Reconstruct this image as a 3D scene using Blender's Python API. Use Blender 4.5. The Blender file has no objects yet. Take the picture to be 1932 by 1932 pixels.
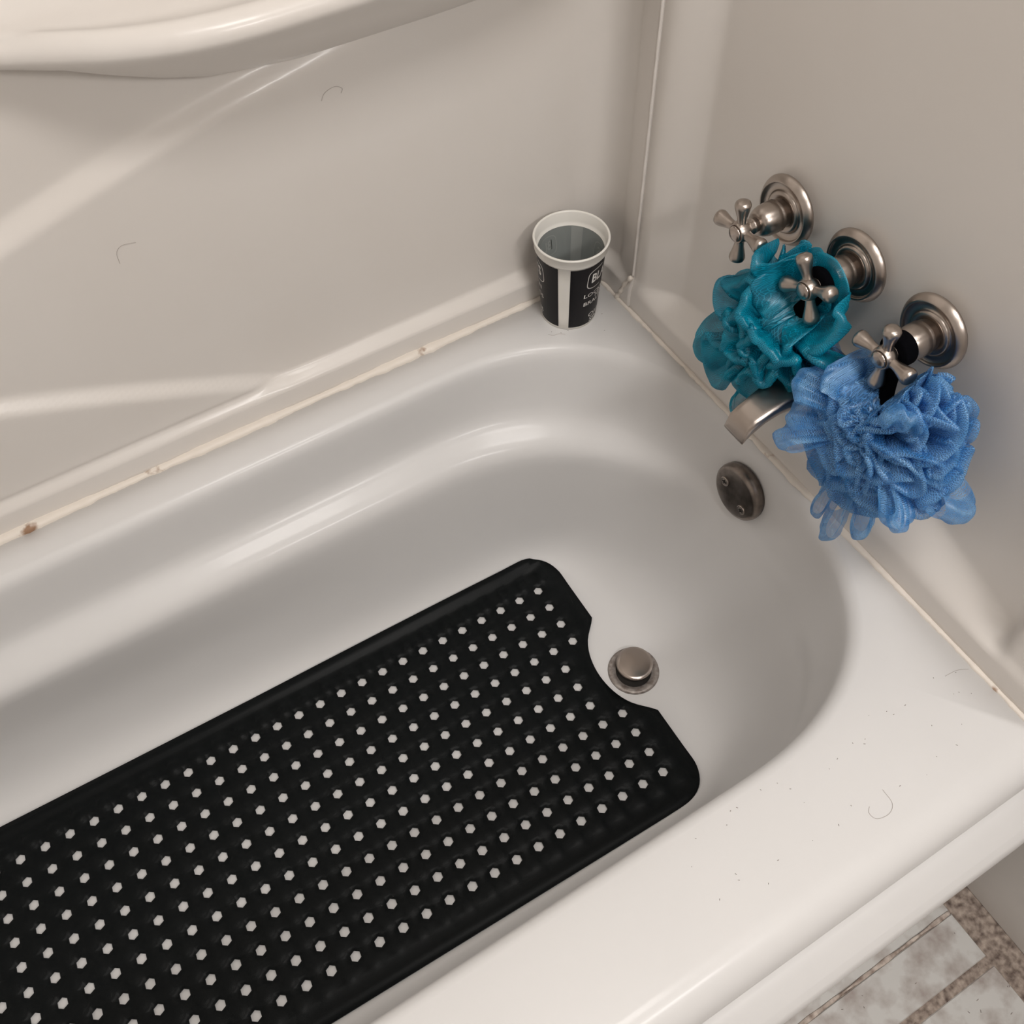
import bpy, bmesh, math, random
from mathutils import Vector, Matrix, noise
from mathutils.geometry import delaunay_2d_cdt
from mathutils.bvhtree import BVHTree
PI = math.pi
S = bpy.context.scene
COL = S.collection

# ------------------------------------------------------------------ camera
cd = bpy.data.cameras.new('camera'); cam = bpy.data.objects.new('camera', cd); COL.objects.link(cam)
cam.location = (-0.59283, -0.79286, 0.89228)
cam.rotation_euler = (0.601797, 0.017019, -0.54903)
cd.sensor_width = 36; cd.lens = 36 * 1886.577 / 1932; cd.clip_start = 0.02
S.camera = cam
# ------------------------------------------------------------------ world, lights, exposure
W = bpy.data.worlds.new('world'); S.world = W; W.use_nodes = True
bg = W.node_tree.nodes['Background']; bg.inputs[0].default_value = (1, .97, .93, 1); bg.inputs[1].default_value = 0.25
def area(name, loc, target, size, size_y, power, color):
    l = bpy.data.lights.new(name, 'AREA'); l.shape = 'RECTANGLE'; l.size = size; l.size_y = size_y
    l.energy = power; l.color = color
    o = bpy.data.objects.new(name, l); COL.objects.link(o); o.location = loc
    o.rotation_euler = (Vector(target) - Vector(loc)).to_track_quat('-Z', 'Y').to_euler()
    return o
area('vanity_light', (-0.20, -1.60, 1.32), (-0.3, -0.3, 0), 0.4, 0.14, 6.2, (1.0, .965, .935))
area('ceiling_light', (-0.30, -1.04, 2.06), (-0.30, -0.5, 0), 0.5, 0.5, 15, (1.0, .965, .93))
S.view_settings.view_transform = 'Standard'; S.view_settings.look = 'None'
S.view_settings.exposure = 0.17; S.view_settings.gamma = 1.0; S.view_settings.use_curve_mapping = False
S.cycles.transparent_max_bounces = 24
S.cycles.max_bounces = 8

# ------------------------------------------------------------------ materials
def mat(name, col, rough=.5, metal=0., **kw):
    m = bpy.data.materials.new(name); m.use_nodes = True
    b = m.node_tree.nodes['Principled BSDF']
    b.inputs['Base Color'].default_value = (*col, 1); b.inputs['Roughness'].default_value = rough
    b.inputs['Metallic'].default_value = metal
    for k, v in kw.items(): b.inputs[k.replace('_', ' ')].default_value = v
    return m
def nd(m, t, **kw):
    n = m.node_tree.nodes.new(t)
    for k, v in kw.items():
        if k in n.inputs: n.inputs[k].default_value = v
        else: setattr(n, k, v)
    return n
def lk(m, a, b): m.node_tree.links.new(a, b)
def bsdf(m): return m.node_tree.nodes['Principled BSDF']
def mottle(m, c1, c2, scale, lo=.35, hi=.65, detail=4, bump=0, coord='Object'):
    tc = nd(m, 'ShaderNodeTexCoord'); n = nd(m, 'ShaderNodeTexNoise', Scale=scale, Detail=detail)
    r = nd(m, 'ShaderNodeValToRGB'); r.color_ramp.elements[0].position = lo; r.color_ramp.elements[1].position = hi
    r.color_ramp.elements[0].color = (*c1, 1); r.color_ramp.elements[1].color = (*c2, 1)
    lk(m, tc.outputs[coord], n.inputs['Vector']); lk(m, n.outputs['Fac'], r.inputs['Fac'])
    lk(m, r.outputs['Color'], bsdf(m).inputs['Base Color'])
    if bump:
        bp = nd(m, 'ShaderNodeBump', Strength=bump, Distance=.001)
        lk(m, n.outputs['Fac'], bp.inputs['Height']); lk(m, bp.outputs['Normal'], bsdf(m).inputs['Normal'])
    return m
M_TUB = mottle(mat('white_enamel', (.8, .77, .74), .34, Specular_IOR_Level=.26, Coat_Weight=.12, Coat_Roughness=.12), (.755, .744, .735), (.785, .774, .765), 3)
M_PANEL = mottle(mat('cream_acrylic', (.72, .67, .62), .32, Specular_IOR_Level=.35, Coat_Weight=.15, Coat_Roughness=.12), (.765, .72, .675), (.79, .75, .71), 4)
M_NICKEL = mat('brushed_nickel', (.44, .385, .345), .31, 1.0)
M_NICKEL_DK = mottle(mat('tarnished_nickel', (.2, .17, .15), .3, 1.0), (.16, .135, .12), (.30, .26, .23), 60)
M_STEEL = mat('satin_steel', (.46, .40, .36), .24, 1.0)
M_SCALE = mottle(mat('limescaled_steel', (.4, .36, .33), .45, .5), (.22, .18, .16), (.5, .46, .43), 130, .35, .7, bump=.3)
M_DARK = mat('dark_gap', (.015, .012, .01), .8)
M_DINGY = mottle(mat('dingy_caulk', (.5, .43, .38), .8), (.22, .16, .13), (.62, .54, .48), 70, .35, .6, 8, bump=.4)
M_CAULK = mottle(mat('aged_caulk', (.8, .74, .68), .5), (.34, .20, .12), (.86, .79, .71), 21, .31, .36, 9, bump=.4)
M_CUP = mat('white_plastic', (.90, .875, .82), .35)
bsdf(M_CUP).inputs['Subsurface Weight'].default_value = .15; bsdf(M_CUP).inputs['Subsurface Radius'].default_value = (.01, .01, .008)
M_PRINT = mat('black_print', (.009, .008, .010), .4, Specular_IOR_Level=.2)
M_INK = mat('white_ink', (.72, .70, .67), .4)
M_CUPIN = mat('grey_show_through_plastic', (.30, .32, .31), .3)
M_CUPIN2 = mat('pale_show_through_plastic', (.40, .415, .40), .3)
M_RUB = mat('black_rubber', (.0045, .0058, .0062), .40, Specular_IOR_Level=.12)
n_ = nd(M_RUB, 'ShaderNodeTexNoise', Scale=900., Detail=1.); t_ = nd(M_RUB, 'ShaderNodeTexCoord')
b_ = nd(M_RUB, 'ShaderNodeBump', Strength=.25, Distance=.0006)
lk(M_RUB, t_.outputs['Object'], n_.inputs['Vector']); lk(M_RUB, n_.outputs['Fac'], b_.inputs['Height'])
lk(M_RUB, b_.outputs['Normal'], bsdf(M_RUB).inputs['Normal'])
M_CORD = mat('black_cord', (.002, .002, .003), .95, Specular_IOR_Level=.05)
M_HAIR = mat('hair_strand', (.42, .37, .34), .5)
M_SPECK = mat('lint_speck', (.22, .17, .15), .8)
M_WALL = mottle(mat('beige_paint', (.5, .46, .42), .6), (.68, .65, .62), (.73, .70, .67), 8)
M_CEIL = mat('ceiling_paint', (.8, .78, .75), .8)
M_TILE = mottle(mat('grey_tile', (.5, .5, .48), .35), (.33, .28, .255), (.57, .56, .54), 38, .28, .58, 14)
M_GROUT = mottle(mat('dirty_grout', (.3, .25, .2), .9), (.10, .07, .058), (.47, .39, .33), 120, .3, .7, 12, bump=.6)
def net_mat(name, dark, light, cell, base, th=.30):
    m = bpy.data.materials.new(name); m.use_nodes = True; nt = m.node_tree; nt.nodes.clear()
    out = nd(m, 'ShaderNodeOutputMaterial'); uv = nd(m, 'ShaderNodeUVMap')
    nz = nd(m, 'ShaderNodeTexNoise', Scale=120., Detail=1.)
    mx = nd(m, 'ShaderNodeVectorMath', operation='SCALE'); mx.inputs['Scale'].default_value = cell * 3.0
    ad = nd(m, 'ShaderNodeVectorMath', operation='ADD')
    lk(m, uv.outputs[0], nz.inputs['Vector']); lk(m, nz.outputs['Color'], mx.inputs[0])
    lk(m, mx.outputs[0], ad.inputs[0]); lk(m, uv.outputs[0], ad.inputs[1])
    sp = nd(m, 'ShaderNodeSeparateXYZ'); lk(m, ad.outputs[0], sp.inputs[0])
    def mth(op, a, b=None):
        n = nd(m, 'ShaderNodeMath', operation=op)
        for i, v in enumerate((a, b)):
            if v is None: continue
            if isinstance(v, (int, float)): n.inputs[i].default_value = v
            else: lk(m, v, n.inputs[i])
        return n.outputs[0]
    a = mth('MULTIPLY', sp.outputs[0], PI / cell); b = mth('MULTIPLY', sp.outputs[1], PI / (cell * 2.6))
    l1 = mth('ABSOLUTE', mth('SINE', mth('ADD', a, b))); l2 = mth('ABSOLUTE', mth('SINE', mth('SUBTRACT', a, b)))
    mn = mth('MINIMUM', l1, l2)
    strand = mth('LESS_THAN', mn, th)
    alpha = mth('MAXIMUM', strand, base)
    n2 = nd(m, 'ShaderNodeTexNoise', Scale=40., Detail=2.); lk(m, uv.outputs[0], n2.inputs['Vector'])
    cr = nd(m, 'ShaderNodeValToRGB'); cr.color_ramp.elements[0].position = .35; cr.color_ramp.elements[1].position = .65
    cr.color_ramp.elements[0].color = (*dark, 1); cr.color_ramp.elements[1].color = (*light, 1)
    lk(m, n2.outputs['Fac'], cr.inputs['Fac'])
    fm = nd(m, 'ShaderNodeMix', data_type='RGBA'); fm.blend_type = 'MULTIPLY'; fm.inputs[0].default_value = 1
    sv_ = mth('ADD', mth('MULTIPLY', strand, .34), .80)
    lk(m, cr.outputs[0], fm.inputs[6]); lk(m, sv_, fm.inputs[7])
    df = nd(m, 'ShaderNodeBsdfDiffuse'); tl = nd(m, 'ShaderNodeBsdfTranslucent'); gl = nd(m, 'ShaderNodeBsdfGlossy', Roughness=.35)
    gl.inputs['Color'].default_value = (.8, .88, .95, 1)
    lk(m, fm.outputs[2], df.inputs['Color']); lk(m, fm.outputs[2], tl.inputs['Color'])
    m1 = nd(m, 'ShaderNodeMixShader', Fac=.42); lk(m, df.outputs[0], m1.inputs[1]); lk(m, tl.outputs[0], m1.inputs[2])
    m2 = nd(m, 'ShaderNodeMixShader', Fac=.06); lk(m, m1.outputs[0], m2.inputs[1]); lk(m, gl.outputs[0], m2.inputs[2])
    tr = nd(m, 'ShaderNodeBsdfTransparent'); m3 = nd(m, 'ShaderNodeMixShader')
    lk(m, alpha, m3.inputs[0]); lk(m, tr.outputs[0], m3.inputs[1]); lk(m, m2.outputs[0], m3.inputs[2])
    lk(m, m3.outputs[0], out.inputs[0])
    return m
M_TEAL = net_mat('teal_netting', (.0, .25, .38), (.0, .48, .68), .0017, .62)
M_BLUE = net_mat('blue_netting', (.07, .31, .68), (.30, .61, .95), .0022, .40)

# ------------------------------------------------------------------ helpers
def obj(name, verts, faces, m, parent=None, smooth=True, uvs=None):
    me = bpy.data.meshes.new(name); me.from_pydata([tuple(v) for v in verts], [], faces)
    for x in (m if isinstance(m, (list, tuple)) else [m]): me.materials.append(x)
    if smooth: me.polygons.foreach_set('use_smooth', [True] * len(me.polygons))
    if uvs:
        l = me.uv_layers.new(name='UVMap')
        for p in me.polygons:
            for li, vi in zip(p.loop_indices, p.vertices): l.data[li].uv = uvs[vi]
    me.update()
    o = bpy.data.objects.new(name, me); COL.objects.link(o)
    if parent: o.parent = parent
    return o
def empty(name, label, cat, loc=(0, 0, 0), group=None):
    o = bpy.data.objects.new(name, None); COL.objects.link(o); o.location = loc; o.empty_display_size = .02
    tag(o, label, cat, group); return o
def tag(o, label, cat, group=None):
    o['label'] = label; o['category'] = cat
    if group: o['group'] = group
    return o
def struct(o): o['kind'] = 'structure'; return o
def recalc(o):
    bm = bmesh.new(); bm.from_mesh(o.data); bmesh.ops.recalc_face_normals(bm, faces=bm.faces); bm.to_mesh(o.data); bm.free()
def grid(nu, nv, fn):
    V = [fn(i, j) for i in range(nu) for j in range(nv)]
    F = [(i*nv+j, (i+1)*nv+j, (i+1)*nv+j+1, i*nv+j+1) for i in range(nu-1) for j in range(nv-1)]
    return V, F
def lathe(prof, n=48, mtx=None, caps=True):
    V = []; F = []
    for r, z in prof:
        for k in range(n):
            a = 2*PI*k/n; V.append(Vector((r*math.cos(a), r*math.sin(a), z)))
    for i in range(len(prof)-1):
        for k in range(n):
            k2 = (k+1) % n; F.append((i*n+k, i*n+k2, (i+1)*n+k2, (i+1)*n+k))
    if caps and prof[0][0] > 1e-6: F.append(tuple(reversed(range(n))))
    if caps and prof[-1][0] > 1e-6: F.append(tuple((len(prof)-1)*n+k for k in range(n)))
    if mtx: V = [mtx @ v for v in V]
    return V, F
def box(x0, x1, y0, y1, z0, z1):
    V = [(x, y, z) for x in (x0, x1) for y in (y0, y1) for z in (z0, z1)]
    return V, [(0,1,3,2), (4,6,7,5), (0,4,5,1), (2,3,7,6), (0,2,6,4), (1,5,7,3)]
def merge(parts):
    V = []; F = []
    for v, f in parts:
        o = len(V); V += list(v); F += [tuple(i+o for i in q) for q in f]
    return V, F
def tube(pts, rad, n=8, flat=None):
    pts = [Vector(p) for p in pts]; V = []; F = []; prev = None
    for i, p in enumerate(pts):
        t = (pts[min(i+1, len(pts)-1)] - pts[max(i-1, 0)]).normalized()
        if prev is None: prev = t.orthogonal().normalized() if flat is None else Vector(flat)
        a = (prev - t*prev.dot(t)).normalized(); b = t.cross(a); prev = a
        r = rad(i/(len(pts)-1)) if callable(rad) else rad
        ra, rb = r if isinstance(r, tuple) else (r, r)
        for k in range(n):
            th = 2*PI*k/n; V.append(p + a*ra*math.cos(th) + b*rb*math.sin(th))
    for i in range(len(pts)-1):
        for k in range(n):
            k2 = (k+1) % n; F.append((i*n+k, i*n+k2, (i+1)*n+k2, (i+1)*n+k))
    F.append(tuple(reversed(range(n)))); F.append(tuple((len(pts)-1)*n+k for k in range(n)))
    return V, F
def spline(pts, m=8):
    P = [Vector(p) for p in pts]; P = [2*P[0]-P[1]] + P + [2*P[-1]-P[-2]]; out = []
    for i in range(1, len(P)-2):
        for k in range(m):
            t = k/m
            out.append(.5*((2*P[i]) + (P[i+1]-P[i-1])*t + (2*P[i-1]-5*P[i]+4*P[i+1]-P[i+2])*t*t + (3*P[i]-P[i-1]-3*P[i+1]+P[i+2])*t**3))
    out.append(P[-2]); return out
def ss(t): t = max(0., min(1., t)); return t*t*(3-2*t)
def lerp(a, b, t): return a + (b-a)*t
def interp(x, T):
    if x <= T[0][0]: return T[0][1]
    for (a, b), (c, d) in zip(T, T[1:]):
        if x <= c: return b + (d-b)*(x-a)/(c-a)
    return T[-1][1]

# ------------------------------------------------------------------ room
XL, YF, ZF, ZC = -1.60, -2.30, -0.40, 2.1
WX, WY = 0.035, 0.045
struct(obj('wall_left', *box(XL-.05, XL, YF, WY, ZF, ZC), M_WALL, smooth=False))
struct(obj('wall_front', *box(XL-.05, WX+.05, YF-.05, YF, ZF, ZC), M_WALL, smooth=False))
struct(obj('ceiling', *box(XL-.05, WX+.05, YF-.05, WY+.05, ZC, ZC+.05), M_CEIL, smooth=False))
struct(obj('wall_right_plaster', *box(WX, WX+.05, YF, WY+.05, ZF, ZC), M_WALL, smooth=False))
struct(obj('wall_back_plaster', *box(XL-.05, WX, WY, WY+.05, ZF, ZC), M_WALL, smooth=False))
# tiled floor: grout bed and raised tiles in one floor
tiles = []
random.seed(2)
fl_v, fl_f = box(XL-.05, WX+.05, YF-.05, WY+.05, ZF-.06, ZF-.0012)
def tile(x0, x1, y0, y1):
    b = .0012; z0, z1 = ZF-.0014, ZF
    V = [(x0, y0, z0), (x1, y0, z0), (x1, y1, z0), (x0, y1, z0), (x0+b, y0+b, z1), (x1-b, y0+b, z1), (x1-b, y1-b, z1), (x0+b, y1-b, z1)]
    return V, [(4,5,6,7), (0,1,5,4), (1,2,6,5), (2,3,7,6), (3,0,4,7)]
tiles.append(tile(XL, -.004, -.8125, -.79))
y = -.8165; first = True
while y > YF:
    h = .0565 if first else .20
    x = -.004
    while x > XL:
        x0 = max(x-.30, XL)
        tiles.append(tile(x0, x, max(y-h, YF), y)); x -= .312
    y -= h + .012; first = False
tv, tf = merge(tiles)
fo = obj('floor', *merge([(fl_v, fl_f), (tv, tf)]), [M_GROUT, M_TILE], smooth=False)
for i, p in enumerate(fo.data.polygons):
    p.material_index = 0 if i < 6 else 1
struct(fo)

# ------------------------------------------------------------------ moulded back panel
ZP = 0.92
def smooth_interp(x, T): return sum(interp(x + k*.012, T) for k in range(-5, 6))/11
def zA(x): return smooth_interp(x, [(-1.5, .06), (-1.1, .185), (-.8, .268), (-.626, .320), (-.515, .351), (-.43, .373), (-.337, .391), (-.2, .404)])
def zB(x): return smooth_interp(x, [(-1.5, .52), (-1.1, .33), (-.85, .215), (-.70, .158), (-.604, .119), (-.54, .090), (-.476, .060), (-.40, .025), (-.3, .0)])
def depth_back(x, z):            # distance of the skin behind the y = 0 plane
    d = .016 * ss((z - .030) / .015)                         # ledge along the bottom
    fA = 1 - ss((x + .38) / .26)
    a = 1 - ss((z - zA(x) + .012) / .024)
    d += .014 * fA * (1 - a)
    if x < -.36:
        b = 1 - ss((z - zB(x) + .008) / .017)
        d -= .009 * b * ss((z-.03)/.02) * ss((-.36-x)/.12)
        d += .003 * (1-b) * ss((z-.03)/.02) * ss((-.36-x)/.12)
    return d
RC = .030
def back_pt(s, z):               # s: negative along the back wall, then round the corner and onto the end wall
    if s <= 0:
        x = s - RC; return (x, depth_back(x, z), z)
    L = RC * PI/2
    d = depth_back(-RC, z)
    if s <= L:
        a = s / RC
        rr = RC + d
        return (-RC + rr*math.sin(a), -RC + rr*math.cos(a), z)
    return (d * max(0, 1 - (s-L)/.05)*.9 - .0012*ss((s-L)/.02), -RC - (s-L), z)
SS = [-1.5 + .006*i for i in range(int(1.47/.006))] + [-.024 + .004*i for i in range(6)] + [RC*PI/2*i/10 for i in range(11)] + [RC*PI/2 + .0463*i/8 for i in range(1, 9)]
SS = sorted(set(round(v, 5) for v in SS))
ZZ = [0, .008, .016, .022, .026, .029] + [.031 + .0025*i for i in range(10)] + [.058 + .004*i for i in range(100)] + [.47, .49, .52, .56, .62, .70, .80, ZP]
V, F = grid(len(SS), len(ZZ), lambda i, j: back_pt(SS[i], ZZ[j]))
pb = obj('wall_back', V, F, M_PANEL); recalc(pb)
md = pb.modifiers.new('th', 'SOLIDIFY'); md.thickness = .003; md.offset = -1
struct(pb)
# flip so that the solidified side lies behind the visible skin
if pb.data.polygons[len(pb.data.polygons)//4].normal.y > 0:
    pb.data.flip_normals()
# moulded shelf
def shP(x): return interp(x, [(-.595, 0), (-.575, .006), (-.5575, .014), (-.53, .030), (-.4956, .050), (-.465, .063), (-.44, .071), (-.41, .077), (-.383, .080), (-.284, .082), (-.18, .080), (-.10, .072), (-.06, .06), (-.03, .045), (-.01, .03)])
prof = [(0, 0)]*6 + [('L', -.016, .4965), ('L', -.010, .4950), ('L', -.004, .4915), ('L', -.0008, .4865), ('L', 0, .4815), ('L', -.001, .4775), ('L', -.0045, .4735), ('L', -.012, .4675), ('M', .62, .455), ('M', .36, .437), ('M', .16, .418), ('M', .0, .400), ('M', -.12, .385)]
xs = [-.595 + .0073*i for i in range(81)]
def shZ(x): return interp(x, [(-.60, .474), (-.5575, .464), (-.49, .430), (-.45, .413), (-.41, .400), (-.33, .389), (-.2, .386)])
def sh_pt(i, j):
    x = xs[i]; P = shP(x); q = prof[j]; k = min(1, P/.03); yb = .030
    if q[0] == 'L': return (x, .004 - P - q[1]*k, .4815 + (q[2]-.4815)*(.35+.65*k))
    if q[0] == 'M':
        t = (.4735 - q[2])/(.4735 - .385); zb = shZ(x)
        f = 1 - t
        return (x, yb + (.004 - P + .012 - yb)*f**.8, lerp(.4690*(.0+1), zb, t**.9))
    t = j/5
    return (x, lerp(yb, .004 - P + .018*k, t), .4965 + .0015*math.cos(t*PI) + .009*ss(1-t*3))
V, F = grid(len(xs), len(prof), sh_pt)
sh = obj('shelf', V, F, M_PANEL, pb); recalc(sh)

# ------------------------------------------------------------------ moulded end panel
def depth_end(y, z):
    zu = interp(y, [(-.70, .046), (-.655, .050), (-.60, .070), (-.54, .092), (-.42, .11), (-.30, .095), (-.2, .065), (-.13, .052)])
    lo = ss((z - .031) / (zu - .031))
    side = ss((-.085 - y)/.055) * ss((y + .672 + .0*z)/.020)
    return .029*lo*side + .004*lo*(1-side) 
YY = [-.0705, -.0745] + [-.0775 - .004*i for i in range(19)] + [-.155 - .012*i for i in range(40)] + [-.632 - .004*i for i in range(14)] + [-.70, -.72, -.74, -.755, -.762, -.765]
ZE = [0, .008, .016, .024, .028] + [.031 + .004*i for i in range(22)] + [.125 + .02*i for i in range(20)] + [.6, .75, ZP]
def end_pt(i, j):
    y, z = YY[i], ZE[j]; x = depth_end(y, z)
    if y < -.75: x += .012*((-.75-y)/.015)**2
    return (x, y, z)
V, F = grid(len(YY), len(ZE), end_pt)
pe = obj('wall_right', V, F, M_PANEL); recalc(pe)
if pe.data.polygons[len(pe.data.polygons)//2].normal.x > 0: pe.data.flip_normals()
md = pe.modifiers.new('th', 'SOLIDIFY'); md.thickness = .003; md.offset = -1
struct(pe)

# ------------------------------------------------------------------ bathtub
LV = [ # z, yb, xe, yf, then end radius and exponent for the back half and for the front half
 (0.0, -.045, -.001, -.637, .26, 2.6, .26, 2.6), (-.0008, -.0475, -.0025, -.633, .26, 2.6, .26, 2.6), (-.003, -.0515, -.005, -.629, .26, 2.6, .26, 2.6), (-.008, -.0552, -.009, -.625, .26, 2.6, .26, 2.6),
 (-.016, -.0568, -.0115, -.6235, .26, 2.58, .26, 2.6), (-.030, -.0578, -.0145, -.6225, .26, 2.5, .26, 2.65), (-.055, -.0592, -.0190, -.6205, .26, 2.42, .258, 2.7), (-.078, -.0607, -.0230, -.6185, .262, 2.32, .256, 2.7),
 (-.090, -.0628, -.0255, -.6175, .264, 2.26, .255, 2.7), (-.0965, -.0675, -.0270, -.617, .266, 2.22, .255, 2.7), (-.1015, -.0750, -.0285, -.6165, .268, 2.19, .255, 2.7), (-.1065, -.0840, -.0300, -.616, .27, 2.17, .255, 2.7), (-.1120, -.0930, -.0315, -.6155, .27, 2.16, .255, 2.7),
 (-.1190, -.1005, -.0330, -.615, .27, 2.16, .255, 2.7), (-.129, -.1045, -.0355, -.614, .27, 2.18, .25, 2.75), (-.145, -.1065, -.039, -.612, .265, 2.22, .25, 2.75), (-.18, -.1090, -.047, -.607, .26, 2.3, .245, 2.8), (-.215, -.1125, -.0555, -.601, .25, 2.4, .235, 2.85), (-.245, -.1165, -.065, -.594, .235, 2.5, .225, 2.9),
 (-.270, -.1220, -.0755, -.586, .22, 2.65, .21, 3.0), (-.290, -.1265, -.087, -.5785, .20, 2.8, .195, 3.05), (-.307, -.1335, -.100, -.570, .18, 2.95, .175, 3.1), (-.3185, -.141, -.1115, -.561, .16, 3.05, .16, 3.15), (-.3265, -.149, -.1215, -.5515, .145, 3.05, .145, 3.1), (-.3315, -.158, -.132, -.541, .13, 3.0, .13, 3.05), (-.3334, -.170, -.143, -.528, .12, 2.85, .12, 2.9), (-.3337, -.20, -.16, -.505, .11, 2.6, .11, 2.7)]
NQ = 56; NSx = 30; XLI = -1.43
def ring(z, yb, xe, yf, aB, nB, aF, nF):
    P = []; yc = (yb+yf)/2; b = (yb-yf)/2; xl = XLI - xe*1.6 ; al = .20
    for k in range(NQ*2+1):      # right end, from back to front
        t = PI/2 - PI*k/(2*NQ)
        c, s = math.cos(t), math.sin(t); a, n = (aB, nB) if t > 0 else (aF, nF)
        P.append((xe - a + a*abs(c)**(2/n), yc + b*math.copysign(abs(s)**(2/n), s), z))
    for k in range(1, NSx): P.append((lerp(xe-aF, xl+al, k/NSx), yf, z))
    for k in range(NQ*2+1):
        t = -PI/2 - PI*k/(2*NQ)
        c, s = math.cos(t), math.sin(t)
        P.append((xl + al - al*abs(c)**(2/2.6), yc + b*math.copysign(abs(s)**(2/2.6), s), z))
    for k in range(1, NSx): P.append((lerp(xl+al, xe-aB, k/NSx), yb, z))
    return P
TX0, TX1, TY0, TY1 = -1.53, 0., -.729, 0.
inner = [ring(*l) for l in LV]
def flare(p):                    # the back wall leans out more towards the far left end
    x, y, z = p
    return (x, y + .036*ss((-.25 - x)/.75)*ss((-z - .10)/.16)*ss((y + .30)/.12), z)
inner = [[flare(p) for p in R] for R in inner]
N = len(inner[0]); r0 = inner[0]
xa, xb = XLI + .2, -.261; yc = -.341
outer = []
for (x, y, z) in r0:
    cx = min(max(x, xa), xb); dx, dy = x-cx, y-yc
    ts = []
    if dx > 1e-9: ts.append((TX1-cx)/dx)
    if dx < -1e-9: ts.append((TX0-cx)/dx)
    if dy > 1e-9: ts.append((TY1-yc)/dy)
    if dy < -1e-9: ts.append((TY0-yc)/dy)
    t = min(ts); outer.append([cx+dx*t, yc+dy*t, 0.])
for cx, cy in ((TX0, TY0), (TX1, TY0), (TX0, TY1), (TX1, TY1)):
    k = min(range(N), key=lambda i: (outer[i][0]-cx)**2 + (outer[i][1]-cy)**2); outer[k] = [cx, cy, 0.]
rings = []
AP = [(-.072, -.40), (-.072, -.30), (-.072, -.15), (-.0718, -.100), (-.0712, -.0880), (-.0695, -.0810), (-.0670, -.0762), (-.0625, -.0728), (-.0615, -.0712), (-.0555, -.0686), (-.0545, -.0672), (-.0485, -.0650), (-.0475, -.0638), (-.0400, -.0612), (-.0345, -.0590), (-.0312, -.0545), (-.0305, -.048), (-.032, -.0415), (-.0345, -.0385), (-.0358, -.035), (-.0350, -.027), (-.0325, -.019), (-.0275, -.0115), (-.0205, -.0055), (-.012, -.002), (-.005, -.0004)]
for dy, dz in AP:
    R = []
    for (x, y, z) in outer:
        f = 1.0
        if dy < -.036 and x > -.045: f = 1 - .55*((x+.045)/.045)**3
        if y <= TY0 + 1e-6:
            e = dy if dy > -.036 else -.031 + (dy+.031)*f
            R.append((x, y + e, dz))
        else: R.append((x, y, dz))
    rings.append(R)
rings.append([tuple(p) for p in outer])
rings.append([((o[0]+3*i[0])/4, (o[1]+3*i[1])/4, 0.) for o, i in zip(outer, r0)])
rings += inner
ctr = (-.75, -.352)
for q in (.6, .25):
    rings.append([(lerp(ctr[0], p[0], .5+.5*q) if q > .5 else lerp(ctr[0], p[0], .6), lerp(ctr[1], p[1], q), -.3338) for p in inner[-1]])
V = [p for R in rings for p in R]; F = []
for i in range(len(rings)-1):
    for k in range(N):
        k2 = (k+1) % N; F.append((i*N+k, (i+1)*N+k, (i+1)*N+k2, i*N+k2))
F.append(tuple((len(rings)-1)*N+k for k in range(N)))
tub = empty('bathtub', 'white enamelled bathtub built into the corner of the bathroom', 'bathtub', (-.75, -.4, ZF))
ts = obj('tub_shell', [(v[0]+.75, v[1]+.4, v[2]-ZF) for v in V], F, M_TUB, tub); recalc(ts)
BV = BVHTree.FromPolygons([Vector(v) for v in V], F)
def tubz(x, y):
    h = BV.ray_cast(Vector((x, y, .5)), Vector((0, 0, -1)))
    return h[0].z if h[0] else -.334

# ------------------------------------------------------------------ caulk
def caulk(path, wfn, side, seed, up=(0, 0, 1)):
    V = []; random.seed(seed); n = len(path); m = 7; side = Vector(side); up = Vector(up)
    for i, p in enumerate(path):
        w = wfn(i/(n-1)); p = Vector(p)
        e = noise.noise(p*60 + Vector((seed, 0, 0)))*.0022 + noise.noise(p*240 + Vector((seed, 0, 0)))*.0010
        for j in range(m):
            a = PI/2*j/(m-1)
            V.append(p + side*(w+e)*math.cos(a)**.8 + up*(w*.75+e*.5)*math.sin(a)**.8)
    F = [(i*m+j, (i+1)*m+j, (i+1)*m+j+1, i*m+j+1) for i in range(n-1) for j in range(m-1)]
    return V, F
path = [(-1.5 + .004*i, .0002, 0) for i in range(375)]
o = obj('trim_1', *caulk(path, lambda t: .0075 + .0015*math.sin(t*40) if t < .93 else .005, (0, -1, 0), 3), M_CAULK); recalc(o); struct(o)
path = [(.0, -.003 - .004*i, 0) for i in range(190)]
o = obj('trim_2', *caulk(path, lambda t: .0048 - .0012*math.sin(t*9), (-1, 0, 0), 5), M_CAULK); recalc(o); struct(o)
path = spline([(-.002, -.051, .001), (-.0015, -.058, .016), (-.002, -.066, .036), (-.003, -.0775, .054)], 10)
o = obj('trim_3', *tube(path, lambda t: .0026 + .0008*math.sin(t*22), 8), M_CAULK); struct(o)
path = [(-.0002, -.0772, .054 + .004*i) for i in range(217)]
o = obj('trim_4', *tube(path, lambda t: .0016 + .0002*math.sin(t*150), 8), M_PANEL); struct(o)
path = [(-1.5+.006*i, -.8142, -.3998) for i in range(250)]
o = obj('trim_5', *tube(path, lambda t: (.0022+.0007*math.sin(t*90)+.0005*math.sin(t*231), .0011), 8, flat=(0, 1, 0)), M_DINGY); struct(o)

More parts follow.
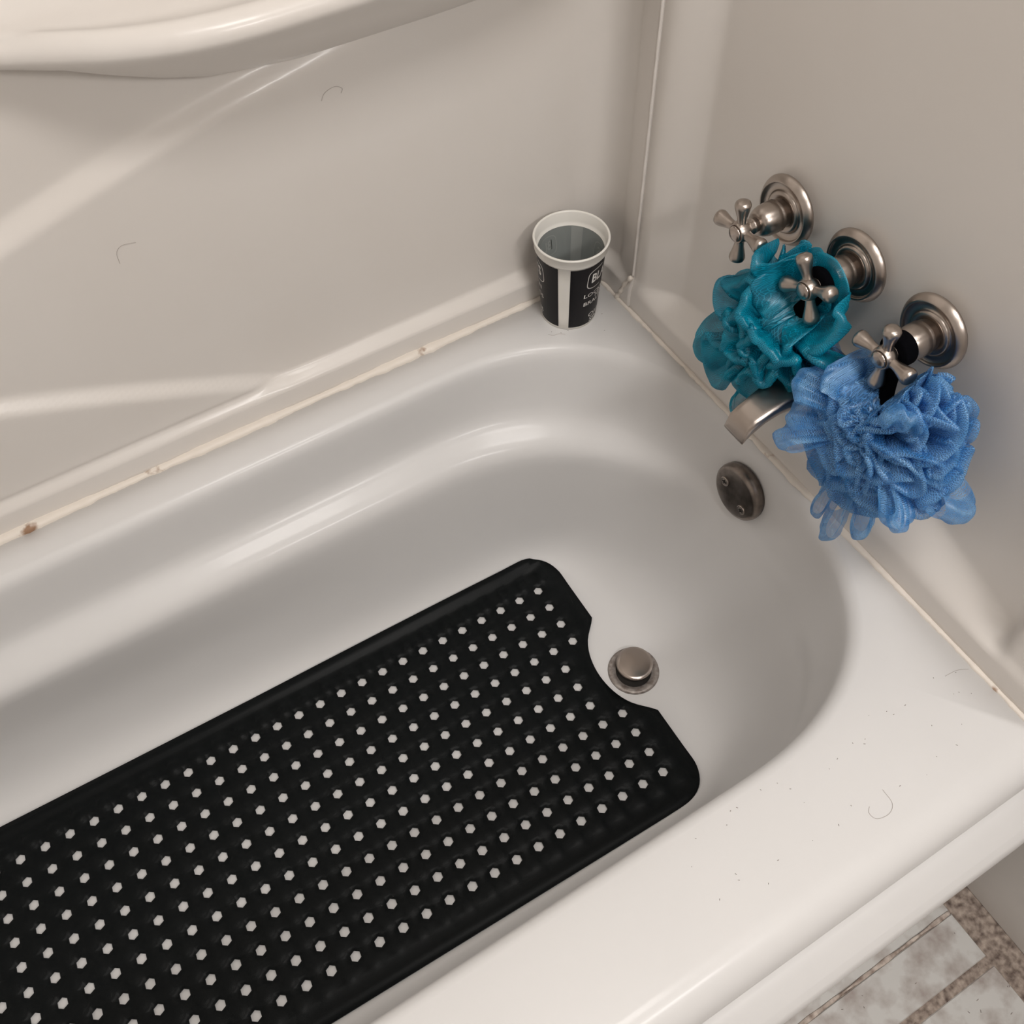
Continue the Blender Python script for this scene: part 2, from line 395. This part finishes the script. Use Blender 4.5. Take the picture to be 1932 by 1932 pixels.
# ------------------------------------------------------------------ bath mat
P = .0304; th = -.022
mx, my = -.2114, -.2002
ex = Vector((-math.cos(th), -math.sin(th))); ey = Vector((math.sin(th), -math.cos(th)))
def lat(i, j): return Vector((mx, my)) + P*(i*ex + j*ey)
NI = 28
out = []
def arc(cx, cy, r, a0, a1, n):
    for k in range(n+1):
        a = math.radians(lerp(a0, a1, k/n)); out.append((cx + r*math.cos(a), cy + r*math.sin(a)))
# lattice coordinates (i grows to the left end, j grows to the front)
i0, i1, j0, j1 = -1.38, NI-1+1.38, -1.66, 11.62
r = 1.5
arc(i0+r, j0+r, r, 270, 180, 12)
# drain notch on the i0 side, centred at jc
jc = 5.05; hw = 2.05; dp = 1.28
for t in range(0, 5): out.append((i0, lerp(j0+r, jc-hw-.55, (t+1)/5)))
nt = 22
for t in range(nt+1):
    u = t/nt; jj = jc - hw - .35 + (2*hw+.7)*u; q = 1-abs(2*u-1)**2.6
    # round shoulders then a circular bite
    out.append((i0 - .0 + dp*(1-(2*u-1)**2)**.62*1.0 if 0 < u < 1 else i0 + .02, jj))
for t in range(0, 5): out.append((i0, lerp(jc+hw+.55, j1-r, t/4)))
arc(i0+r, j1-r, r, 180, 90, 12)
for t in range(1, 30): out.append((lerp(i0+r, i1-r, t/30), j1))
arc(i1-r, j1-r, r, 90, 0, 12)
for t in range(1, 12): out.append((i1, lerp(j1-r, j0+r, t/12)))
arc(i1-r, j0+r, r, 0, -90, 12)
for t in range(1, 30): out.append((lerp(i1-r, i0+r, t/30), j0))
pl = [out[0]]
nsm = [k for k, q in enumerate(out) if q[0] < i0 + 1.5 and abs(q[1]-jc) < hw + .9]
for it in range(3):
    prev_ = list(out)
    for k in nsm[1:-1]: out[k] = tuple((prev_[k-1][c] + 2*prev_[k][c] + prev_[k+1][c])/4 for c in (0, 1))
for q in out[1:]:
    if (q[0]-pl[-1][0])**2 + (q[1]-pl[-1][1])**2 > 1e-4: pl.append(q)
out = pl
holes = []
for i in range(NI):
    for j in range(11):
        if i == 0 and 4 <= j <= 6: continue
        holes.append((i, j))
HR = .215
pts = [Vector(q) for q in out]; edges = [(k, (k+1) % len(out)) for k in range(len(out))]
hexr = math.radians(25)
for (i, j) in holes:
    b0 = len(pts)
    for k in range(6):
        a = hexr + k*PI/3; pts.append(Vector((i + HR*math.cos(a), j + HR*math.sin(a))))
    edges += [(b0+k, b0+(k+1) % 6) for k in range(6)]
def inside(p, poly):
    c = False; n = len(poly)
    for k in range(n):
        x1, y1 = poly[k]; x2, y2 = poly[(k+1) % n]
        if (y1 > p[1]) != (y2 > p[1]) and p[0] < (x2-x1)*(p[1]-y1)/(y2-y1)+x1: c = not c
    return c
bumps = []
for i in range(-1, NI):
    for j in range(-1, 12):
        c = (i+.5, j+.5-1+.0)
        c = (i+.5, j-.5)
        if 0 <= j <= 11 and inside(c, out) and min((c[0]-q[0])**2 + (c[1]-q[1])**2 for q in out) > .30: bumps.append(c)
for c in bumps:
    pts.append(Vector(c))
    for rr, nn in ((.13, 6), (.24, 8), (.33, 10)):
        for k in range(nn):
            a = 2*PI*k/nn + rr; pts.append(Vector((c[0]+rr*math.cos(a), c[1]+rr*math.sin(a))))
for a in range(int((i1-i0)/.5)):
    for jj in (j0+.25, j0+.4, j0+.52, j0+.9, j1-.9, j1-.45):
        c = (i0 + .6 + a*.5, jj)
        if inside(c, out): pts.append(Vector(c))
vo, eo, fo_, _, _, _ = delaunay_2d_cdt(pts, edges, [], 0, 1e-5)
hs = set(holes)
def bump_h(u, v):
    bi, bj = math.floor(u)+.5, math.floor(v)+.5
    d2 = (u-bi)**2 + (v-bj)**2
    if d2 < .34**2 and (bi, bj) in bset: return (.0038 if abs(bj+.5) < .1 else .0018)*math.sqrt(max(0, 1-d2/.34**2))
    return 0
bset = set(bumps)
mv = []
for v in vo:
    w = lat(v.x, v.y)
    t_ = tubz(w.x, w.y) + .0030
    z = max(-.3305, -math.log(math.exp(-500*t_) + math.exp(500*.3225))/500)
    # the lip at the long back edge and a rounded rim all round
    h = bump_h(v.x, v.y)
    if v.y < j0 + .52 and i0+.9 < v.x: h += .0028*ss((j0+.50-v.y)/.10)
    mv.append((w.x, w.y, z + .0005 + h))
mf = []
for f in fo_:
    c = sum((vo[k] for k in f), Vector((0, 0)))/len(f)
    if not inside(c, out): continue
    ci, cj = round(c.x), round(c.y)
    if (ci, cj) in hs and (c.x-ci)**2 + (c.y-cj)**2 < (HR*.86)**2: continue
    mf.append(tuple(f))
mo = obj('bath_mat', mv, mf, M_RUB)
recalc(mo)
if mo.data.polygons[0].normal.z < 0: mo.data.flip_normals()
md = mo.modifiers.new('th', 'SOLIDIFY'); md.thickness = .0022; md.offset = -1
tag(mo, 'black rubber bath mat with hexagonal holes lying in the tub', 'bath mat')

# ------------------------------------------------------------------ drain
dr = empty('drain_stopper', 'round satin metal drain stopper set in the tub floor', 'drain', (-.168, -.370, -.3336))
obj('flange', *lathe([(.0345, 0), (.0340, .0018), (.031, .0028), (.027, .0020), (.0245, .0006), (.0235, .0004)], 56), M_SCALE, dr)
obj('drain_opening', *lathe([(.0238, .0006), (.0238, .0011), (0, .0011)], 40), M_DARK, dr)
obj('stopper_cap', *lathe([(.0175, .001), (.0175, .0080), (.0236, .0085), (.0243, .0095), (.0243, .0122), (.0236, .0132), (.020, .0138), (.010, .0144), (0, .0146)], 56, Matrix.Translation((.0035, .004, 0))), M_STEEL, dr)

# ------------------------------------------------------------------ overflow plate
ov = empty('overflow_plate', 'round dark metal overflow plate on the inner end of the tub', 'overflow plate', (-.0232, -.3430, -.0600))
nrm = Vector((-1, 0, .08)).normalized()
ov.rotation_euler = nrm.to_track_quat('Z', 'Y').to_euler()
obj('plate', *lathe([(.0355, -.004), (.0362, .003), (.0350, .0075), (.0325, .0098), (.030, .0104), (.015, .0100), (0, .0099)], 64), M_NICKEL_DK, ov)
iq = ov.rotation_euler.to_matrix().inverted()
for d in (Vector((0, .0185, .004)), Vector((0, -.0165, -.0115))):
    q = iq @ d; q.z = 0
    sc = obj('screw', *lathe([(.0062, .0095), (.0062, .0112), (.0052, .0118), (.0045, .0112), (.0036, .0116), (.0012, .0118), (0, .0108)], 20, Matrix.Translation(q)), M_NICKEL, ov)
    cr = merge([box(-.003, .003, -.0005, .0005, .0114, .0122), box(-.0005, .0005, -.003, .003, .0114, .0122)])
    obj('screw_slot', [Matrix.Translation(q) @ Vector(v) for v in cr[0]], cr[1], M_DARK, sc, smooth=False)

# ------------------------------------------------------------------ faucet handles
BAS = Matrix(((0, 0, -1), (-1, 0, 0), (0, 1, 0))).to_4x4()
def handle(y, z, rot, lab, tip=0):
    t = empty('faucet_handle', lab, 'faucet handle', (.019, y, z), None)
    t['group'] = 'brushed nickel cross handles on the wall'
    t.rotation_euler = BAS.to_euler()
    obj('escutcheon', *lathe([(.0344, 0), (.0347, .0012), (.0343, .0026), (.0330, .0048), (.0306, .0078), (.0298, .0084), (.0290, .0083), (.0284, .0076), (.0280, .0058), (.0274, .0050), (.0220, .0046), (.0212, .0050), (.0206, .0064), (.0196, .0080), (.0180, .0086), (.0166, .0085), (.0152, .0080)], 64), M_NICKEL, t)
    obj('bell', *lathe([(.0140, .0075), (.0142, .0135), (.0150, .0143), (.0155, .0155), (.0148, .0168), (.0153, .0188), (.0154, .0230), (.0149, .0290), (.0137, .0335), (.0115, .0372), (.0090, .0385)], 48), M_NICKEL, t)
    obj('stem', *lathe([(.0070, .0378), (.0070, .0420), (.0076, .0424), (.0076, .0446), (.0064, .0450), (.0064, .0520)], 32), M_NICKEL, t)
    hb = obj('cross_hub', *lathe([(.0050, .0480), (.0072, .0490), (.0096, .0520), (.0106, .0560), (.0103, .0595), (.0092, .0620), (.0088, .0628), (.0082, .0622), (.0, .0622)], 40), M_NICKEL, t)
    obj('index_button', *lathe([(.0076, .0616), (.0076, .0636), (.0068, .0646), (.003, .0651), (0, .0652)], 32), M_STEEL, hb)
    ap = [(.0056, .004), (.0048, .009), (.0044, .012), (.0049, .016), (.0062, .021), (.0074, .0255), (.0077, .0280), (.0069, .0305), (.0044, .0321), (0, .0327)]
    for k in range(4):
        a = math.radians(rot) + k*PI/2
        q = Vector((math.cos(a), math.sin(a), .06)).normalized().to_track_quat('Z', 'Y').to_matrix().to_4x4()
        obj('cross_arm', *lathe(ap, 24, Matrix.Translation((0, 0, .0555)) @ q), M_NICKEL, hb)
    return t
HZ = .288
handle(-.2694, HZ-.0136, 6, 'brushed nickel cross handle nearest the tub corner, with nothing hung on it')
handle(-.3625, HZ-.0112, 28, 'middle one of three brushed nickel cross handles, above the teal bath puff')
handle(-.4575, HZ-.0120, 4, 'brushed nickel cross handle farthest from the corner, above the light blue bath puff')

# ------------------------------------------------------------------ spout
sp = empty('tub_spout', 'brushed nickel tub spout with a squared lip below the teal puff', 'tub spout', (.018, -.380, .1555))
SPP = [ # x from wall, half width, top z, bottom z
 (0, .022, .026, -.026), (.012, .0215, .026, -.024), (.035, .020, .0245, -.012), (.060, .0180, .021, -.002), (.085, .0160, .0145, .0), (.100, .0150, .0100, -.004), (.112, .0145, .0065, -.012), (.1195, .0142, .001, -.0185), (.1235, .0140, -.0165, -.0200)]
V = []; n = 24
for (x, w, zt, zb) in SPP:
    zc, h = (zt+zb)/2, (zt-zb)/2
    for k in range(n):
        a = 2*PI*k/n; c, s = math.cos(a), math.sin(a); e = .45
        V.append((-x, w*math.copysign(abs(c)**e, c), zc + h*math.copysign(abs(s)**e, s)))
F = [(i*n+k, i*n+(k+1) % n, (i+1)*n+(k+1) % n, (i+1)*n+k) for i in range(len(SPP)-1) for k in range(n)] + [tuple(range(n)), tuple((len(SPP)-1)*n+k for k in reversed(range(n)))]
so = obj('spout_body', V, F, M_NICKEL, sp); recalc(so)

# ------------------------------------------------------------------ bath puffs
def rtab(alpha, T):
    f = (math.degrees(alpha) % 360)/15; i = int(f); return lerp(T[i % 24], T[(i+1) % 24], f-i)
def loop_petal(K, d, L, w, T, n, seed, V, F, UV, ns=30, nu=11, ruf=.006, k0=.2):
    """one looped strip of netting: out from the knot, round its tip and back"""
    d = d.normalized(); n = (n - d*n.dot(d)).normalized(); b = d.cross(n); o = len(V)
    sd = Vector((seed*3.1, seed*1.7, seed*.9)); kf = 3 + (seed % 3)
    for i in range(ns):
        s = i/(ns-1); e = math.sin(PI*s)
        out = L*(.10 + .90*e**.75); lat_ = T*math.sin(2*PI*s)*(.35+.65*e)
        ww = w*(k0 + (1-k0)*e**.8)
        for j in range(nu):
            u = j/(nu-1)*2-1
            r = ruf*e*math.sin(kf*u*2.2 + seed + 2*s)
            bend = -abs(u)**2*L*.16*e
            p = d*(out+bend) + n*(lat_ + r) + b*(ww*u)
            q = p*18 + sd
            p = p + Vector((noise.noise(q), noise.noise(q+Vector((7, 3, 1))), noise.noise(q+Vector((2, 9, 4)))))*.0045*e
            p = p + n*(noise.noise(p*80+sd)*.0015*e)
            V.append(K + p); UV.append((s*L*2.2, u*w + seed*.01))
    for i in range(ns-1):
        for j in range(nu-1):
            F.append((o+i*nu+j, o+(i+1)*nu+j, o+(i+1)*nu+j+1, o+i*nu+j+1))
def clampx(V, lim=.013):
    out = []
    for v in V:
        x = min(v.x, lim - .002*abs(math.sin(v.y*90)))
        for hy, hz in ((-.2694, .2744), (-.3625, .2768), (-.4575, .276)):
            w = ss((.044 - math.hypot(v.y-hy, v.z-hz))/.012)
            if x < -.010: x = lerp(x, -.010 + (x+.010)*.26, w)
        out.append(Vector((x, v.y, v.z)))
    return out
def radius_in(d, T, depth):
    h = math.hypot(d.y, d.z); al = math.atan2(d.z, -d.y); R = rtab(al, T)
    return 1/math.sqrt((h/R)**2 + (d.x/depth)**2)
def ruffle(K, T, depth, V, F, UV, axis, thc, k, amp, seed, thick=.0035, inner=.35, nt=300, warp=.22, rv=.09):
    """one gathered tube of netting whose folded edge wanders round the puff"""
    A = axis.normalized(); B = A.orthogonal().normalized(); C_ = A.cross(B); o = len(V)
    sd = Vector((seed*5.3, seed*2.1, seed*.7)); D = []
    for i in range(nt+1):
        ph = 2*PI*i/nt
        th_ = math.radians(thc) + math.radians(amp)*(math.sin(k*ph+seed) + .45*math.sin((2*k-1)*ph+seed*2.3))
        f2 = ph + .8*math.radians(amp)/max(.35, math.sin(math.radians(max(thc, 20))))*math.sin(2*k*ph + seed*1.3)
        d = A*math.cos(th_) + (B*math.cos(f2) + C_*math.sin(f2))*math.sin(th_)
        q = d*2.1 + sd*.1
        d = (d + warp*Vector((noise.noise(q), noise.noise(q+Vector((9, 2, 4))), noise.noise(q+Vector((3, 7, 8)))))).normalized()
        D.append(d)
    AA = [-1, -.8, -.6, -.42, -.27, -.15, -.07, 0, .07, .15, .27, .42, .6, .8, 1]; m = len(AA); L = 0
    for i in range(nt+1):
        d = D[i]; tg = (D[(i+1) % nt] - D[(i-1) % nt]); sdv = tg.cross(d)
        if sdv.length < 1e-6: sdv = d.orthogonal()
        sdv.normalize()
        R = radius_in(d, T, depth)*(1 + rv*math.sin(k*1.7*2*PI*i/nt + seed*3) + rv*.7*noise.noise(d*4+sd))*.95
        if i: L += (D[i]-D[i-1]).length*R
        for a in AA:
            b = abs(a); rr = R*(1 - (1-inner)*b**1.35)
            lt = thick*math.copysign(min(1, (b/.15))**.5*(1-.75*b), a)
            w = Vector((noise.noise(d*9+sd+Vector((b*3, 0, 0))), noise.noise(d*9+sd+Vector((5, b*3, 0))), noise.noise(d*9+sd+Vector((0, 5, b*3)))))*.006*b*(1.2-b)*2
            V.append(K + d*rr + sdv*lt + w); UV.append((L, a*R*.8))
    for i in range(nt):
        for j in range(m-1): F.append((o+i*m+j, o+(i+1)*m+j, o+(i+1)*m+j+1, o+i*m+j+1))
T_TEAL = [.0715, .0802, .0894, .0974, .0994, .103, .1009, .0943, .0835, .0770, .0745, .0755, .0811, .0920, .111, .130, .137, .132, .116, .098, .0763, .069, .0653, .0665]
T_BLUE = [.0831, .0849, .0897, .0945, .1018, .09, .0480, .0200, .0180, .0466, .0625, .0687, .0743, .0837, .0963, .1121, .1262, .1313, .1224, .1045, .0935, .0885, .0867, .084]
KT = Vector((-.038, -.3454, .2125))
V, F, UV = [], [], []
AXT = Vector((-.8, .5, -.6))
for n_i, (tc, k, am) in enumerate([(20, 2, 15), (46, 4, 14), (72, 5, 13), (96, 7, 11), (120, 6, 10)]):
    ruffle(KT, T_TEAL, .044, V, F, UV, AXT, tc, k, am, 3.1+n_i*1.7, thick=.0048, inner=.28, nt=400)
loop_petal(KT, Vector((.008, .03, -.152)), .158, .020, .012, Vector((-.5, 1, .3)), 61, V, F, UV, ns=40, nu=13, ruf=.002, k0=.2)
def core(V, F, UV, K, r):
    o = len(V); n = 20; m = 12
    for i in range(m+1):
        for k in range(n):
            d = Vector((math.sin(PI*i/m)*math.cos(2*PI*k/n), math.sin(PI*i/m)*math.sin(2*PI*k/n), math.cos(PI*i/m)))
            q = r*(1 + .35*noise.noise(d*3 + K*50)); V.append(K + d*q); UV.append((k*.004, i*.004))
    for i in range(m):
        for k in range(n): F.append((o+i*n+k, o+i*n+(k+1) % n, o+(i+1)*n+(k+1) % n, o+(i+1)*n+k))
for q in (1, .8, .6): core(V, F, UV, KT, .030*q)
V = clampx(V)
pt = empty('bath_puff', 'teal mesh bath puff hanging from the middle faucet handle', 'bath puff', tuple(KT))
obj('netting', [v - KT for v in V], F, M_TEAL, pt, uvs=UV)
KB = Vector((-.038, -.4826, .2148))
V, F, UV = [], [], []
AXB = Vector((-1, -.12, -.12))
for n_i, (tc, k, am) in enumerate([(24, 3, 14), (52, 8, 26), (68, 10, 24), (86, 12, 14), (104, 11, 9), (122, 8, 8)]):
    ruffle(KB, T_BLUE, .040, V, F, UV, AXB, tc, k, am, 8.2+n_i*2.3, thick=.0028, inner=.16, nt=560, warp=.16, rv=.08)
# long looped strips fanning out of the knot
for n_i, (al, L, w, Tt, lift) in enumerate([(205, .088, .020, .008, .35), (176, .086, .020, .009, .30), (150, .072, .018, .011, .25), (222, .100, .018, .009, .5), (62, .080, .020, .010, .35), (330, .095, .020, .009, .35)]):
    a = math.radians(al); dv = Vector((-lift, -math.cos(a), math.sin(a)))
    loop_petal(KB + Vector((-.006, 0, 0)), dv, L, w, Tt, dv.cross(Vector((-1, .3, .2*math.sin(n_i)))) + Vector((-.9, 0, 0)), 3 + n_i, V, F, UV, ns=44, nu=15, ruf=.0035, k0=.25)
# loose translucent loops at the rim of the puff
for (dv, L, w, Tt, nn) in [((.1, .80, .02), .128, .014, .010, (-1, .1, .2)), ((.12, -1, -.30), .108, .019, .014, (-.3, .3, -1)), ((.006, .014, -.205), .205, .017, .009, (-.8, 1, 0)), ((-.004, .03, -.18), .175, .015, .008, (-.5, 1, 0)), ((-.1, -.25, -1), .138, .014, .010, (-.4, 1, 0))]:
    loop_petal(KB, Vector(dv), L, w, Tt, Vector(nn), 40 + L*100, V, F, UV, ns=40, nu=13, ruf=.0015, k0=.15)
for q in (1, .8, .6): core(V, F, UV, KB + Vector((0, -.01, -.02)), .026*q)
V = clampx(V)
pbf = empty('bath_puff', 'light blue mesh bath puff hanging from the faucet handle farthest from the corner', 'bath puff', tuple(KB))
obj('netting', [v - KB for v in V], F, M_BLUE, pbf, uvs=UV)
def cord(parent, K, y, z):
    wr = lathe([(.0120, .0335), (.0150, .0340), (.0156, .0352), (.0156, .0455), (.0146, .0474), (.0080, .0480)], 32, Matrix.Translation((.019, y, z)) @ BAS)
    a = Vector((-.024, y-.003, z-.010)); m_ = (a + K)/2 + Vector((-.004, 0, 0))
    st = tube(spline([a, m_, K], 8), (.0075, .0028), 10, flat=(0, 1, 0))
    V, F = merge([wr, st])
    obj('hanging_cord', [Vector(v) - K for v in V], F, M_CORD, parent)['label'] = 'black hanging cord'
cord(pt, KT, -.3625, HZ-.0112)
cord(pbf, KB, -.4575, HZ-.0120)

# ------------------------------------------------------------------ plastic cup
CX, CY, CH = -.066, -.0385, .119; RB, RT = .0335, .0440
cup = empty('plastic_cup', 'white plastic cup printed in black standing on the tub corner', 'cup', (CX, CY, 0))
def cr_(z): return lerp(RB, RT-.002, z/CH)
outp = [(.029, .0015), (RB-.002, .0), (RB, .001)] + [(cr_(z), z) for z in (.02, .04, .06, .08, .1035)]
outp += [(RT-.0012, .1045), (RT-.0003, .106), (RT, .1165), (RT+.0012, .1172), (RT+.0014, .1185), (RT+.0006, .1195), (RT-.0008, .1194), (RT-.0016, .118), (RT-.0022, .106), (RT-.0032, .1035), (cr_(.1)-.0014, .1010)]
obj('cup_wall', *lathe(outp, 72, caps=False), M_CUP, cup)
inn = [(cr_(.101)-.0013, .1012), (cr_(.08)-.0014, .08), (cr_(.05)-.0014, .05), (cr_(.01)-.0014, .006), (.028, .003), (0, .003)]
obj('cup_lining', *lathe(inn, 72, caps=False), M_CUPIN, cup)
G0 = math.radians(-134.5); GW = math.radians(10.5)
def patch(a0, a1, z0, z1, off, m_, name, n=48, inside_=False):
    V, F = grid(n, 8, lambda i, j: ((cr_(lerp(z0, z1, j/7))+off)*math.cos(lerp(a0, a1, i/(n-1))), (cr_(lerp(z0, z1, j/7))+off)*math.sin(lerp(a0, a1, i/(n-1))), lerp(z0, z1, j/7)))
    return V, F
def warp_text(txt, size, ac, zc, off, m_, name, parent, mirror=False, bold=.0, xs_=1.0):
    cu = bpy.data.curves.new('t', 'FONT'); cu.body = txt; cu.size = size; cu.align_x = 'CENTER'; cu.align_y = 'CENTER'
    cu.offset = bold; cu.resolution_u = 2
    o = bpy.data.objects.new('t', cu); COL.objects.link(o)
    bpy.context.view_layer.update()
    me = bpy.data.meshes.new_from_object(o)
    bpy.data.objects.remove(o)
    bm = bmesh.new(); bm.from_mesh(me)
    for ax in (0,):
        xsn = [v.co.x for v in bm.verts]; lo, hi = min(xsn), max(xsn); k = lo
        while k < hi:
            bmesh.ops.bisect_plane(bm, geom=bm.verts[:]+bm.edges[:]+bm.faces[:], plane_co=(k, 0, 0), plane_no=(1, 0, 0)); k += .004
    for v in bm.verts:
        z = zc + v.co.y; r_ = cr_(z) + off; a = ac + v.co.x*xs_/r_
        v.co = Vector((r_*math.cos(a), r_*math.sin(a), z))
    bm.to_mesh(me); bm.free(); me.materials.clear(); me.materials.append(m_)
    me.name = name; q = bpy.data.objects.new(name, me); COL.objects.link(q); q.parent = parent
    return q
def badge(ac, zc, hw, hh, t, off):
    out_, n = [], 64; V = []; F = []
    for k in range(n):
        a = 2*PI*k/n; c, s = math.cos(a), math.sin(a); e = .42
        x, y = math.copysign(abs(c)**e, c), math.copysign(abs(s)**e, s)
        if abs(y) > .97 and abs(x) < .25: y *= 1.06
        for q in (0, 1):
            X, Z = x*(hw - q*t), zc + y*(hh - q*t); r_ = cr_(Z)+off
            V.append((r_*math.cos(ac+X/r_), r_*math.sin(ac+X/r_), Z))
    for k in range(n): F.append((2*k, 2*k+1, (2*((k+1) % n)+1), 2*((k+1) % n)))
    return V, F
for s_, a0, a1 in ((0, G0+GW, G0+PI-GW), (1, G0-PI+GW, G0-GW)):
    pr = obj('printed_panel', *patch(a0, a1, .0045, .1015, .00025, M_PRINT, 'p'), M_PRINT, cup)
    ac = (a0+a1)/2; of = .0005
    lines = [('LOCKHART', .0084, .0545, 1.55), ('NEW', .0066, .0482, 1.6), ('BRAUNFELS', .0084, .0410, 1.5), ('Oldest', .0100, .0175, 1.5), ('SINCE', .0090, .0090, 1.4)]
    if s_: lines = [('AUSTIN', .0084, .0545, 1.55), ('SAN', .0066, .0482, 1.6), ('MARCOS', .0084, .0410, 1.5), ('Oldest', .0100, .0175, 1.5), ('SINCE', .0090, .0090, 1.4)]
    for tx, sz, z, wd in lines: warp_text(tx, sz, ac + (.17 if s_ else -.17), z, of, M_INK, 'lettering', pr, bold=.0001, xs_=wd*.84)
    warp_text("BLACK'S", .019, ac, .0800, of, M_INK, 'lettering', pr, bold=.0005, xs_=.78)
    obj('badge_outline', *badge(ac, .0795, .0335, .0155, .0010, of), M_INK, pr)
    # ghost of the print showing through the plastic
    li = obj('show_through_panel', *patch(a0, a1, .006, .1008, -.00175, M_CUPIN, 'p'), M_CUPIN, cup)
    warp_text("BLACK'S", .019, ac, .0800, -.0022, M_CUPIN2, 'lettering', li, bold=.0004, xs_=.78)
    obj('badge_outline', *badge(ac, .0795, .0335, .0155, .0010, -.0022), M_CUPIN2, li)
for g in (G0, G0+PI):
    obj('show_through_stripe', *patch(g-GW, g+GW, .006, .1008, -.0019, M_CUPIN2, 'p', 8), M_CUPIN2, cup)

# ------------------------------------------------------------------ stray hairs and lint
hairs = [
 ('thin curled hair stuck on the back panel below the shelf', [(-.3152, 0, .3498), (-.3107, 0, .3563), (-.3005, 0, .3591), (-.2931, 0, .355), (-.2949, 0, .3508)], 'b'),
 ('thin hooked hair stuck on the lower left of the back panel', [(-.5386, 0, .2599), (-.5374, 0, .272), (-.5304, 0, .2775), (-.5178, 0, .2754)], 'b'),
 ('hook-shaped hair lying on the wide front rim of the tub', [(-.1613, -.6998, 0), (-.1625, -.7133, 0), (-.1712, -.7191, 0), (-.1837, -.717, 0), (-.1864, -.7097, 0), (-.1821, -.7051, 0)], 'd'),
 ('short hair on the tub rim beside the end wall caulk', [(-.0323, -.6485, 0), (-.0183, -.65, 0), (-.0075, -.6551, 0)], 'd'),
 ('small looped hair on the tub corner in front of the cup', [(-.110, -.060, 0), (-.105, -.0645, 0), (-.098, -.066, 0), (-.092, -.071, 0)], 'd'),
]
for lab, p_, k in hairs:
    q = []
    for v in spline(p_, 8):
        if k == 'b': q.append(Vector((v.x, depth_back(v.x, v.z) - .0006, v.z)))
        else: q.append(Vector((v.x, v.y, .0003)))
    tag(obj('stray_hair', *tube(q, .00016, 5), M_HAIR), lab, 'hair', 'stray hairs on the tub and panels')
random.seed(5); sv = []
for k in range(46):
    x, y_ = random.uniform(-.35, -.02), random.uniform(-.715, -.64)
    if k > 36: x, y_ = random.uniform(-.12, -.02), random.uniform(-.10, -.05)
    a = random.uniform(0, PI); l = random.uniform(.0004, .0018)
    sv.append(tube([(x, y_, .0003), (x+l*math.cos(a), y_+l*math.sin(a), .0003)], .00022, 5))
for k in range(60):
    x, y_ = random.uniform(-.45, .0), random.uniform(-1.0, -.82)
    a = random.uniform(0, PI); l = random.uniform(.0005, .004)
    sv.append(tube([(x, y_, ZF+.0004), (x+l*math.cos(a), y_+l*math.sin(a), ZF+.0004)], .0003, 5))
o = obj('lint_specks', *merge(sv), M_SPECK); tag(o, 'dark lint specks scattered over the tub rim and floor tiles', 'lint'); o['kind'] = 'stuff'
